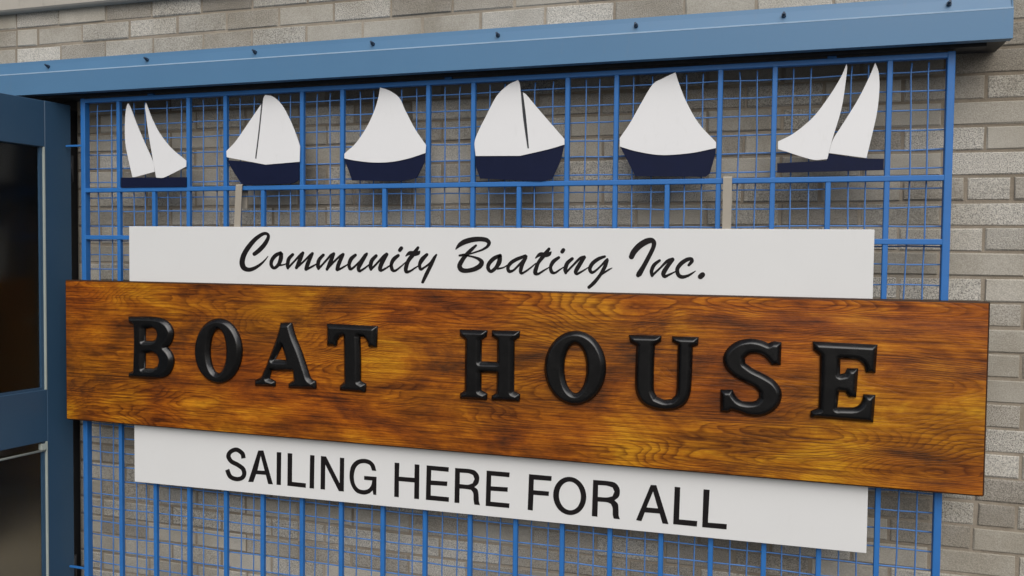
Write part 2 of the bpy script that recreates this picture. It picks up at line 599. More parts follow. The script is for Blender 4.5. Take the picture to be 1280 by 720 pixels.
# the room behind the doorway
obj('room_wall', boxbm(DOOR_L - 1.6, DOOR_R + 1.2, 3.0, 3.1, 0, 2.6), M['room'], bld)
obj('room_wall', boxbm(DOOR_L - 1.7, DOOR_L - 1.6, ym + 0.3, 3.1, 0, 2.6), M['room'], bld)
obj('room_wall', boxbm(DOOR_R + 1.2, DOOR_R + 1.3, ym + 0.3, 3.1, 0, 2.6), M['room'], bld)
obj('room_ceiling', boxbm(DOOR_L - 1.7, DOOR_R + 1.3, ym + 0.3, 3.1, 2.6, 2.7), M['room'], bld)
obj('room_floor', boxbm(DOOR_L - 1.6, DOOR_R + 1.2, ym + 0.01, 3.0, 0.004, 0.03), M['room'], bld)
obj('lintel', boxbm(DOOR_L, DOOR_R, ym + 0.02, ym + 0.28, DOOR_TOP - 0.05, DOOR_TOP - 0.003), M['jamb'], bld)
obj('jamb', boxbm(DOOR_R - 0.055, DOOR_R - 0.003, 0.062, ym + 0.28, 0, DOOR_TOP - 0.05), M['jamb'], bld)
obj('jamb', boxbm(DOOR_L + 0.003, DOOR_L + 0.055, 0.062, ym + 0.28, 0, DOOR_TOP - 0.05), M['jamb'], bld)

# a wooden cupboard seen dimly through the glass
cup = empty('cupboard', (-1.75, 1.7, 0), label='dim brown wooden cupboard inside the doorway, behind the door glass', cat='cupboard')
obj('carcass', boxbm(-2.2, -1.25, 1.5, 1.95, 0, 1.75, bev=0.006), M['room_wood'], cup)
for a, b in ((-2.17, -1.74), (-1.71, -1.28)):
    d = obj('door', boxbm(a, b, 1.478, 1.498, 0.08, 1.70, bev=0.004), M['room_wood'], cup)
    kx = b - 0.06 if a < -2 else a + 0.06
    bm = bmesh.new(); bmesh.ops.create_uvsphere(bm, u_segments=10, v_segments=6, radius=0.017)
    bmesh.ops.translate(bm, vec=(kx, 1.462, 1.05), verts=bm.verts)
    obj('knob', bm, M['bead'], d, smooth=True)

# ------------------------------------------------------------------ blue track cover above the gate
cov = empty('track_cover', (1.36, -0.06, 2.045), label='long slate blue sheet metal cover with bolts running above the gate', cat='track cover')
ZB, ZH, ZT = 2.043, 2.124, 2.1665
XA, XB = -1.35, 3.021
def profile_prism(pts, x0, x1, cap=True):
    bm = bmesh.new()
    A = [bm.verts.new((x0, y, z)) for y, z in pts]; B = [bm.verts.new((x1, y, z)) for y, z in pts]
    for i in range(len(pts)):
        j = (i + 1) % len(pts)
        bm.faces.new((A[i], A[j], B[j], B[i]))
    bm.faces.new(A[::-1]); bm.faces.new(B)
    bmesh.ops.recalc_face_normals(bm, faces=bm.faces)
    return bm
t = 0.003
yf = -0.060
# sheet: upper flange leaning back to the wall, folded edge, face, short return underneath
sheet = [(0.112, ZT + 0.030), (yf + 0.012, ZT), (yf + 0.007, ZH + 0.002), (yf, ZH - 0.005), (yf, ZB), (yf + 0.03, ZB),
         (yf + 0.03, ZB + t), (yf + t, ZB + t), (yf + t, ZH - 0.007), (yf + 0.0125, ZT - t), (0.112, ZT + 0.030 - t)]
obj('cover_sheet', profile_prism(sheet, XA, XB), M['cover_blue'], cov)
obj('fold_highlight', profile_prism([(yf - 0.0006, ZH - 0.0050), (yf + 0.0064, ZH + 0.0022), (yf + 0.0072, ZH + 0.0010), (yf + 0.001, ZH - 0.0056)], XA, XB - 0.001), M['lit_edge'], cov)  # thin pale strip painting the highlight along the fold
obj('end_plate', boxbm(XB - 0.004, XB - 0.001, yf + 0.004, 0.11, ZB + 0.008, ZT - 0.006), M['cover_blue'], cov)
obj('soffit', boxbm(XA, XB - 0.0045, yf + 0.0045, 0.112, ZB + 0.0035, ZB + 0.012), M['dark_metal'], cov)
obj('track', boxbm(XA, XB - 0.05, -0.012, 0.030, ZB - 0.006, ZB + 0.005), M['dark_metal'], cov)
sl = math.atan2(ZT - ZH, -0.016 - yf)
for bx in (-1.02, -0.545, -0.108, 0.329, 0.767, 1.203, 1.625, 2.048, 2.458, 2.871):
    bm = bmesh.new()
    bmesh.ops.create_cone(bm, cap_ends=True, segments=6, radius1=0.0068, radius2=0.0064, depth=0.009)
    r2 = bmesh.ops.create_cone(bm, cap_ends=True, segments=8, radius1=0.0045, radius2=0.0035, depth=0.014)
    bmesh.ops.translate(bm, vec=(0, 0, 0.008), verts=r2['verts'])
    Rm = Matrix.Rotation(math.pi / 2 - 0.25, 3, 'X')
    bmesh.ops.rotate(bm, cent=(0, 0, 0), matrix=Rm, verts=bm.verts)
    zf = 0.42
    bmesh.ops.translate(bm, vec=(bx, yf + 0.007 + 0.005 * zf - 0.004, ZH + (ZT - ZH) * zf + 0.001), verts=bm.verts)
    obj('bolt', bm, M['bolt'], cov)

# ------------------------------------------------------------------ blue mesh gate
gate = empty('mesh_gate', (1.445, 0, 0), label='bright blue welded gate of bars and square wire mesh behind the signs', cat='gate')
GX0, GX1 = -0.004, 2.890
ZTOP, ZMID, Z3, ZLOW = 2.022, 1.6935, 1.520, 0.09
for x in (GX0, GX1):
    obj('post', boxbm(x - 0.010, x + 0.010, -0.003, 0.022, 0.06, ZTOP + 0.0095, bev=0.0025, seg=2), M['gate_blue'], gate)
for z, k in ((ZTOP, 0), (ZMID, 1), (Z3, 2), (ZLOW, 3)):
    obj('rail', boxbm(GX0, GX1, -0.0015 - 0.0003 * k, 0.017 + 0.0003 * k, z - 0.0078, z + 0.0078, bev=0.002, seg=2), M['gate_blue'], gate)
BARX = [0.152, 0.307, 0.455, 0.608, 0.759, 0.911, 1.063, 1.2185, 1.372, 1.526, 1.680, 1.832, 1.983, 2.139, 2.287, 2.438, 2.587, 2.739]
for i, x in enumerate(BARX):
    half = i % 3 == 1
    top = ZMID if half else ZTOP
    dx = rb.uniform(-0.0015, 0.0015)
    bm = boxbm(x - 0.0072, x + 0.0072, 0.0, 0.0155, ZLOW, top - 0.003, bev=0.0016)
    for v in bm.verts:
        v.co.x += dx * (top - v.co.z)
    obj('bar', bm, M['gate_blue'], gate)
allx = [GX0] + BARX + [GX1]
rw = random.Random(21)
R_W = 0.0023
# upright wires, two to a bay
for a, b in zip(allx, allx[1:]):
    for k in (1, 2):
        x = a + (b - a) * k / 3 + rw.uniform(-0.005, 0.005)
        ph, am = rw.uniform(0, 6), rw.uniform(0.0008, 0.003)
        lean = rw.uniform(-0.004, 0.004)
        pts = []
        z = ZLOW
        while z < ZTOP - 0.02:
            pts.append((x + lean * (z - 1) + am * math.sin(z * 7 + ph) + rw.uniform(-0.0008, 0.0008), 0.0205 + 0.0012 * math.sin(z * 62), z))
            z += 0.09
        pts.append((x + lean, 0.0205, ZTOP - 0.012))
        obj('wire', add_tube(bmesh.new(), pts, R_W, 5), M['wire_blue'], gate, smooth=True)
# level wires
z = 1.984
row = 0
while z > ZLOW + 0.02:
    pts = []
    ph, am = rw.uniform(0, 6), rw.uniform(0.0008, 0.0028)
    zz = z + rw.uniform(-0.002, 0.002)
    x = GX0
    while x < GX1:
        pts.append((x, 0.0238 + 0.0012 * math.sin(x * 62), zz + am * math.sin(x * 4.3 + ph) + rw.uniform(-0.0016, 0.0016)))
        x += 0.085
    pts.append((GX1, 0.0238, zz))
    obj('wire', add_tube(bmesh.new(), pts, R_W, 5), M['wire_blue'], gate, smooth=True)
    z -= 0.0528
    row += 1
for z in (1.860, 0.270):
    obj('latch_bar', boxbm(-0.090, GX0 - 0.009, 0.004, 0.012, z - 0.0035, z + 0.0035, bev=0.001), M['gate_blue'], gate)
for x in (0.293, 1.44, 2.589):
    bm = boxbm(x - 0.012, x + 0.012, 0.003, 0.014, ZTOP + 0.006, ZTOP + 0.0145)
    obj('hanger', bm, M['gate_blue'], gate)

# ------------------------------------------------------------------ six cut-out sailing boats
YS, YH = -0.0075, -0.0050
def boat(base, label, ox, oy, s, sails, hull, masts=()):
    cx = sum(p[0] for p in hull) / len(hull); cy = max(p[1] for p in hull)
    W = at(ox + cx / s, oy + cy / s, YH)
    root = empty('sailing_boat_cutout', W, label=label, cat='boat cutout', group='boat silhouettes on the gate')
    obj('hull', plate([traced(hull, ox, oy, s, YH, True, True, 12, 30)], YH, YH + 0.004), M['hull_navy'], root)
    for sl_ in sails:
        obj('sail', plate([traced(sl_, ox, oy, s, YS, True, True, 12, 34)], YS, YS + 0.0022), M['sail_white'], root)
    for ms in masts:
        obj('mast', plate([traced(ms, ox, oy, s, YS + 0.0025, False)], YS + 0.0025, YS + 0.0045), M['dark_metal'], root)
    return root
boat('b', 'leftmost boat with two separate curved white sails on a low flat navy hull', 130, 100, 4.5,
     [[(135, 130), (145, 146), (158, 178), (185, 250), (225, 345), (276, 462), (284, 516), (172, 546), (160, 546), (140, 460), (122, 370), (117, 290), (120, 195), (127, 148)],
      [(235, 127), (246, 155), (272, 222), (315, 303), (380, 385), (462, 453), (462, 487), (335, 549), (293, 549), (272, 430), (250, 300), (238, 210), (231, 150)]],
     [(95, 549), (462, 547), (462, 601), (95, 605)])
boat('b', 'second boat from the left, small jib left of a tall rounded mainsail', 130, 100, 4.5,
     [[(690, 434, 1), (688, 400, 1), (740, 345), (830, 215), (884, 136), (868, 290), (849, 441), (857, 443), (876, 290), (896, 105), (906, 84), (950, 93), (1000, 140), (1050, 232), (1088, 328), (1102, 372, 1), (1100, 460, 1), (907, 476, 1)]],
     [(692, 450, 1), (850, 464), (907, 470, 1), (1098, 456, 1), (1096, 562, 1), (1060, 580), (920, 588), (778, 590, 1), (728, 515)],
     [[(878, 130), (902, 130), (863, 446), (842, 446)]])
boat('b', 'third boat from the left, one broad sail leaning right over a curved hull', 400, 90, 4.0,
     [[(300, 77), (345, 92), (395, 128), (425, 190), (475, 285), (530, 366), (527, 405), (440, 433), (350, 450), (260, 452), (170, 442), (122, 432), (122, 408), (175, 360), (225, 290), (265, 210), (290, 135)]],
     [(122, 434), (260, 450), (350, 447), (440, 430), (525, 402), (522, 452, 1), (482, 530, 1), (400, 545), (160, 542, 1)])
boat('b', 'fourth boat from the left, large rounded mainsail left of a triangular jib', 400, 90, 4.0,
     [[(778, 420), (775, 340), (830, 220), (885, 118), (940, 65), (990, 40), (999, 60), (1015, 230), (1037, 382), (1045, 382), (1031, 230), (1015, 102), (1030, 112), (1100, 195), (1222, 335, 1), (1222, 363, 1), (1140, 387), (1000, 419, 1)]],
     [(778, 415, 1), (1000, 412, 1), (1140, 382), (1222, 358, 1), (1202, 440), (1160, 535, 1), (1100, 546), (800, 532, 1), (778, 470, 1)],
     [[(996, 100), (1022, 100), (1050, 386), (1032, 386)]])
boat('b', 'fifth boat from the left, one broad sail peaked left over a tapered hull', 720, 70, 3.2,
     [[(398, 65), (410, 105), (440, 180), (490, 268), (560, 345, 1), (560, 368, 1), (460, 388), (340, 396), (240, 381), (175, 362, 1), (175, 328, 1), (215, 270), (260, 190), (308, 112), (350, 88)]],
     [(175, 360, 1), (240, 376), (340, 388), (460, 380), (560, 362, 1), (557, 392, 1), (535, 470, 1), (518, 483, 1), (238, 481, 1)])
boat('b', 'rightmost boat with two separate curved white sails on a low flat navy hull', 720, 70, 3.2,
     [[(1082, 32), (1085, 48), (1064, 200), (1025, 335), (1005, 412), (948, 415), (808, 372), (808, 342), (870, 310), (950, 243), (1020, 150), (1062, 80)],
      [(1197, 27), (1210, 62), (1214, 125), (1205, 220), (1185, 312), (1162, 408), (1012, 388), (1028, 334), (1075, 260), (1130, 170), (1175, 80)]],
     [(805, 429), (1003, 418), (1006, 389), (1140, 408), (1232, 411), (1230, 456), (805, 467)])  # the bump in the hull top is a shadow wedge drawn as shape

# ------------------------------------------------------------------ hanging straps
def strap(x, lean, label):
    root = empty('hanging_strap', (x, -0.008, 1.46), label=label, cat='strap', group='flat straps over the middle rail')
    bm = bmesh.new()
    hw = 0.0125
    path = [(-0.0095, 1.46), (-0.0095, ZMID + 0.0075), (-0.008, ZMID + 0.0105), (-0.005, ZMID + 0.0115), (0.019, ZMID + 0.0115), (0.0235, ZMID + 0.0095), (0.025, ZMID + 0.006), (0.025, ZMID - 0.07)]
    tk = 0.0032
    L = []
    for i, (y, z) in enumerate(path):
        a = path[max(i - 1, 0)]; b = path[min(i + 1, len(path) - 1)]
        ty, tz = b[0] - a[0], b[1] - a[1]
        l = math.hypot(ty, tz)
        ny, nz = -tz / l, ty / l
        dx = lean * (z - ZMID)
        L.append([bm.verts.new((x + dx + sx * hw, y + s * ny * tk / 2, z + s * nz * tk / 2)) for sx, s in ((-1, -1), (1, -1), (1, 1), (-1, 1))])
    for A, B in zip(L, L[1:]):
        for k in range(4):
            bm.faces.new((A[k], A[(k + 1) % 4], B[(k + 1) % 4], B[k]))
    bm.faces.new(L[0]); bm.faces.new(L[-1][::-1])
    bmesh.ops.recalc_face_normals(bm, faces=bm.faces)
    obj('strap_band', bm, M['strap'], root)
strap(0.672, 0.05, 'bent grey strap hooked over the rail below the second boat from the left')
strap(2.3135, 0.0, 'straight grey strap hooked over the rail between the two rightmost boats')

# ------------------------------------------------------------------ white signs
SF = -0.0225      # their front faces
def stroke_mesh(strokes, ox, oy, s, Y, k0=0):
    bm = bmesh.new()
    for k, st in enumerate(strokes):
        yy = Y - 0.0006 - 0.00012 * ((k + k0) % 5)
        pts = catmull([Vector(p) for p in st], False, 9.0, 200)
        L, Rr = [], []
        for i, p in enumerate(pts):
            a = pts[max(i - 1, 0)]; b = pts[min(i + 1, len(pts) - 1)]
            tx, ty = b[0] - a[0], b[1] - a[1]
            l = math.hypot(tx, ty) or 1
            nx, ny = -ty / l, tx / l
            L.append((p[0] + nx * p[2], p[1] + ny * p[2])); Rr.append((p[0] - nx * p[2], p[1] - ny * p[2]))
        def cap(p, a, r):
            an = math.atan2(p[1] - a[1], p[0] - a[0])
            return [(p[0] + r * math.cos(an + q), p[1] + r * math.sin(an + q)) for q in (1.2, 0.8, 0.4, 0, -0.4, -0.8, -1.2)]
        def V(q):
            W = at(ox + q[0] / s, oy + q[1] / s, Y)
            return bm.verts.new((W.x, yy, W.z))
        VL = [V(q) for q in L]; VR = [V(q) for q in Rr]
        for i in range(len(pts) - 1):
            for tri in ((VL[i], VR[i], VR[i + 1]), (VL[i], VR[i + 1], VL[i + 1])):
                try: bm.faces.new(tri)
                except ValueError: pass
        e = cap(pts[-1], pts[-2], pts[-1][2])
        E_ = [V(q) for q in e]
        ring = [VL[-1]] + E_ + [VR[-1]]
        c = V((pts[-1][0], pts[-1][1]))
        for a, b in zip(ring, ring[1:]): bm.faces.new((c, a, b))
        e = cap(pts[0], pts[1], pts[0][2])
        E_ = [V(q) for q in e]
        ring = [VR[0]] + E_ + [VL[0]]
        c = V((pts[0][0], pts[0][1]))
        for a, b in zip(ring, ring[1:]): bm.faces.new((c, a, b))
    for f in bm.faces:
        f.normal_update()
        if f.normal.y > 0: f.normal_flip()
    return bm

def white_panel(name, x0, x1, z0, z1, label, tilt=0.0):
    root = empty(name, ((x0 + x1) / 2, SF, z0), label=label, cat='sign')
    bm = boxbm(x0, x1, SF, SF + 0.010, z0, z1, bev=0.0012)
    for v in bm.verts:
        v.co.z += (v.co.x - (x0 + x1) / 2) * tilt
    obj('panel', bm, M['panel_white'], root)
    return root

s1 = white_panel('lettered_sign', 0.219, 2.7085, 1.345, 1.5565, 'long white sign lettered Community Boating Inc. in black script, above the wooden board', -0.003)
O1, O2, O3, O4, O5, O6, O7 = (290, 280), (370, 290), (455, 290), (560, 285), (640, 295), (690, 300), (775, 290)
S_ = 10.29
SCRIPT = [
 (O1, [[(290, 385, 26), (350, 338, 29), (415, 268, 28), (458, 198, 24), (470, 152, 20), (448, 124, 19), (400, 127, 22), (310, 187, 27), (222, 285, 31), (157, 390, 33), (131, 490, 35), (150, 558, 34), (200, 586, 28), (260, 580, 25), (330, 545, 20), (400, 490, 13), (464, 416, 5)]]),
 (O1, [[(625, 372, 22), (560, 405, 25), (512, 470, 24), (507, 530, 22), (545, 566, 20), (600, 520, 23), (628, 450, 28), (636, 388, 24)], [(612, 530, 13), (670, 522, 9), (715, 500, 7)]]),
 (O1, [[(782, 393, 20), (732, 450, 24), (716, 530, 23), (720, 568, 16)], [(720, 568, 14), (800, 482, 13), (880, 395, 16), (912, 372, 20)], [(912, 372, 20), (875, 460, 27), (830, 562, 20)], [(830, 564, 14), (930, 475, 13), (1010, 395, 15), (1036, 378, 18)], [(1036, 380, 18), (978, 505, 27), (955, 578, 24)], [(955, 582, 18), (1010, 558, 14), (1070, 525, 10), (1100, 505, 7)]]),
 (O2, [[(352, 296, 20), (297, 360, 24), (283, 440, 24), (290, 474, 16)], [(290, 474, 14), (370, 387, 13), (450, 297, 16), (487, 277, 18)], [(487, 280, 20), (442, 390, 27), (400, 480, 18)], [(400, 480, 14), (490, 382, 13), (570, 307, 15), (607, 286, 18)], [(607, 288, 20), (550, 410, 27), (530, 480, 23)], [(532, 490, 16), (590, 463, 14), (650, 427, 10), (680, 405, 7)]]),
 (O2, [[(766, 296, 19), (710, 347, 26), (684, 420, 23), (700, 476, 20), (740, 457, 14), (830, 370, 14), (890, 295, 17), (914, 277, 14)], [(908, 290, 17), (842, 390, 26), (805, 465, 24), (818, 502, 18), (870, 475, 13), (930, 430, 10), (955, 408, 7)]]),
 (O3, [[(157, 306, 21), (100, 370, 26), (84, 450, 24), (90, 484, 16)], [(90, 484, 14), (170, 400, 14), (250, 312, 16), (292, 283, 20)], [(294, 288, 22), (230, 400, 28), (206, 470, 26), (218, 497, 18), (270, 473, 13), (330, 435, 10), (352, 418, 7)]]),
 (O3, [[(441, 302, 21), (382, 352, 26), (352, 420, 22), (366, 486, 23), (402, 498, 16), (460, 457, 11), (545, 382, 7)], [(462, 234, 24), (482, 207, 24)]]),
 (O3, [[(696, 202, 19), (640, 280, 27), (572, 370, 25), (541, 460, 26), (547, 512, 22), (600, 500, 14), (650, 467, 11), (705, 432, 7)], [(540, 308, 8), (588, 272, 26), (650, 278, 32), (700, 266, 28), (718, 248, 9)]]),
 (O3, [[(810, 290, 20), (750, 352, 29), (716, 420, 22), (730, 478, 20), (770, 460, 14), (850, 400, 14), (908, 322, 16), (932, 293, 12)], [(926, 300, 15), (870, 410, 23), (800, 550, 24), (756, 644, 19)]]),
 (O4, [[(103, 270, 8), (150, 217, 26), (220, 176, 34), (320, 149, 33), (420, 142, 30), (495, 155, 29), (529, 190, 25), (510, 235, 19), (450, 275, 14), (370, 305, 11), (290, 330, 11), (200, 346, 17), (150, 353, 14)],
       [(362, 224, 14), (310, 270, 22), (240, 340, 25), (180, 420, 28), (150, 490, 31), (180, 540, 31), (250, 548, 28), (340, 528, 30), (410, 488, 32), (435, 440, 29), (400, 400, 21), (340, 375, 14), (265, 358, 10), (215, 352, 8)]]),
 (O4, [[(672, 352, 21), (590, 392, 27), (527, 460, 26), (517, 520, 24), (555, 558, 22), (618, 508, 24), (658, 440, 31), (670, 372, 27)], [(640, 524, 14), (710, 510, 10), (760, 480, 8)]]),
 (O5, [[(172, 256, 20), (60, 300, 24), (-15, 347, 24), (-52, 407, 22), (-33, 455, 22), (20, 440, 15), (100, 362, 15), (165, 295, 20), (186, 262, 16)], [(178, 280, 21), (130, 370, 26), (112, 450, 23), (124, 480, 17), (180, 452, 13), (250, 400, 10), (305, 352, 7)]]),
 (O5, [[(477, 166, 19), (420, 240, 27), (342, 340, 23), (306, 430, 27), (302, 478, 26), (340, 486, 16), (410, 443, 12), (475, 405, 7)], [(303, 284, 7), (360, 238, 26), (430, 243, 31), (480, 228, 28), (503, 206, 9)]]),
 (O5, [[(602, 277, 19), (532, 330, 26), (497, 400, 22), (512, 462, 23), (552, 474, 16), (610, 437, 11), (665, 400, 7)], [(646, 202, 25), (662, 180, 25)]]),
 (O5, [[(776, 291, 21), (712, 350, 26), (686, 430, 26), (692, 474, 18)], [(692, 474, 14), (790, 372, 14), (880, 284, 18), (932, 267, 18)], [(930, 275, 23), (862, 380, 28), (820, 458, 26), (834, 488, 18), (890, 461, 13), (950, 425, 10), (980, 405, 7)]]),
 (O6, [[(680, 212, 16), (600, 242, 24), (522, 300, 26), (487, 370, 24), (510, 418, 20), (560, 396, 15), (630, 332, 13), (690, 268, 17), (712, 246, 14)], [(716, 262, 16), (682, 340, 25), (620, 450, 22), (540, 550, 24), (476, 608, 21)], [(600, 470, 8), (660, 427, 13), (720, 388, 12), (772, 360, 6)]]),
 (O7, [[(148, 318, 34), (177, 258, 38), (250, 178, 40), (340, 122, 40), (408, 108, 34), (438, 142, 30), (424, 210, 28), (370, 320, 28), (300, 450, 30), (246, 540, 36), (234, 555, 28)]]),
 (O7, [[(510, 366, 17), (441, 422, 24), (406, 500, 24), (414, 560, 20)], [(414, 560, 16), (520, 460, 14), (610, 372, 20), (678, 345, 18)], [(678, 355, 24), (612, 440, 28), (560, 528, 30), (574, 572, 22), (640, 545, 14), (715, 508, 8)]]),
 (O7, [[(885, 425, 18), (925, 376, 24), (918, 346, 22), (860, 356, 26), (782, 410, 28), (737, 480, 26), (752, 552, 26), (800, 578, 24), (870, 563, 18), (930, 530, 12), (970, 503, 6)]]),
 (O7, [[(1035, 573, 34), (1062, 550, 34)]]),
]
for k, (o, st) in enumerate(SCRIPT):
    obj('letter', stroke_mesh(st, o[0], o[1], S_, SF, k * 2), M['vinyl_black'], s1)

s2 = white_panel('lettered_sign', 0.237, 2.710, 0.6425, 0.872, 'long white sign lettered SAILING HERE FOR ALL in black capitals, below the wooden board', 0.0088)
Q1, Q2, Q3 = (270, 545, 5.818), (480, 560, 5.818), (650, 580, 4.741)
def ribbon(pts, hw, closed=False):
    """outline of a constant-width stroke with square ends"""
    q = catmull([Vector(p) for p in pts], closed, 6.0, 200)
    L, Rr = [], []
    for i, p in enumerate(q):
        a = q[max(i - 1, 0)]; b = q[min(i + 1, len(q) - 1)]
        tx, ty = b[0] - a[0], b[1] - a[1]; l = math.hypot(tx, ty)
        L.append((p[0] - ty / l * hw, p[1] + tx / l * hw)); Rr.append((p[0] + ty / l * hw, p[1] - tx / l * hw))
    return L + Rr[::-1]
def ell(cx, cy, rx, ry, n=48, sh=0.0):
    return [(cx + rx * math.cos(2 * math.pi * i / n), cy + ry * math.sin(2 * math.pi * i / n) + sh * rx * math.cos(2 * math.pi * i / n)) for i in range(n)]
SANS = [
 (Q1, [ribbon([(201, 162), (191, 126), (149, 99), (106, 115), (91, 148), (112, 184), (158, 209), (196, 238), (206, 275), (190, 304), (150, 313), (104, 294), (82, 244)], 15.5)], 0),
 (Q1, [[(235, 333), (308, 105), (345, 105), (414, 351), (380, 348), (363, 282), (292, 277), (272, 334)], [(302, 250), (355, 253), (326, 142)]], 0),
 (Q1, [[(443, 117), (475, 119), (472, 356), (441, 354)]], 0),
 (Q1, [[(522, 124), (555, 127), (553, 333), (654, 344), (653, 376), (520, 361)]], 0),
 (Q1, [[(685, 138), (717, 141), (713, 382), (681, 379)]], 0),
 (Q1, [[(764, 145), (801, 149), (900, 345), (902, 157), (933, 160), (930, 403), (894, 400), (795, 205), (793, 389), (761, 386)]], 0),
 (Q1, [[(1166, 253), (1136, 251), (1122, 215), (1100, 201), (1072, 197), (1040, 206), (1015, 236), (1003, 290), (1010, 345), (1035, 382), (1072, 393), (1108, 384), (1130, 356), (1137, 323), (1078, 318), (1078, 290), (1168, 297), (1166, 428), (1145, 426), (1140, 395), (1112, 418), (1070, 425), (1020, 408), (985, 358), (972, 295), (982, 225), (1015, 182), (1065, 166), (1115, 174), (1150, 205)]], 1),
 (Q2, [[(78, 106), (112, 109), (109, 208), (222, 217), (224, 118), (258, 121), (255, 371), (220, 368), (222, 250), (109, 240), (108, 357), (75, 354)]], 0),
 (Q2, [[(311, 126), (472, 140), (470, 173), (344, 161), (342, 236), (461, 244), (459, 276), (341, 268), (340, 345), (473, 358), (471, 391), (305, 376)]], 0),
 (Q2, [[(518, 145), (620, 153), (662, 165), (688, 195), (693, 227), (684, 260), (658, 284), (680, 302), (688, 340), (690, 385), (698, 415), (658, 411), (652, 375), (650, 328), (634, 304), (600, 298), (550, 294), (548, 400), (513, 397)], [(552, 178), (615, 183), (648, 196), (659, 225), (645, 256), (610, 267), (551, 262)]], 1),
 (Q2, [[(747, 164), (914, 178), (912, 212), (780, 200), (778, 278), (901, 286), (899, 318), (777, 310), (775, 390), (913, 403), (910, 436), (740, 420)]], 0),
 (Q3, [[(54, 60), (188, 72), (186, 100), (82, 92), (80, 155), (172, 163), (170, 189), (80, 182), (76, 275), (46, 271)]], 0),
 (Q3, [ell(295, 189, 98, 113, 48, 0.06), ell(296, 189, 65, 85, 48, 0.06)], 0),
 (Q3, [[(434, 94), (520, 101), (563, 111), (587, 138), (592, 166), (585, 195), (560, 215), (580, 236), (584, 270), (585, 305), (592, 327), (556, 323), (550, 300), (549, 260), (539, 236), (515, 226), (462, 222), (459, 312), (426, 308)], [(463, 124), (515, 128), (549, 139), (560, 163), (548, 191), (515, 198), (462, 195)]], 1),
 (Q3, [[(688, 332), (775, 124), (808, 125), (880, 356), (845, 352), (828, 293), (740, 286), (720, 338)], [(750, 257), (818, 263), (789, 162)]], 0),
 (Q3, [[(917, 135), (950, 138), (943, 328), (1051, 338), (1048, 370), (908, 356)]], 0),
 (Q3, [[(1088, 150), (1124, 153), (1114, 347), (1226, 356), (1224, 387), (1080, 374)]], 0),
]
for q, loops, sm in SANS:
    L = [traced(l, q[0], q[1], q[2], SF, bool(sm), True, 5, 40) for l in loops]
    obj('letter', plate(L, SF - 0.0009, SF + 0.0005), M['vinyl_black'], s2)

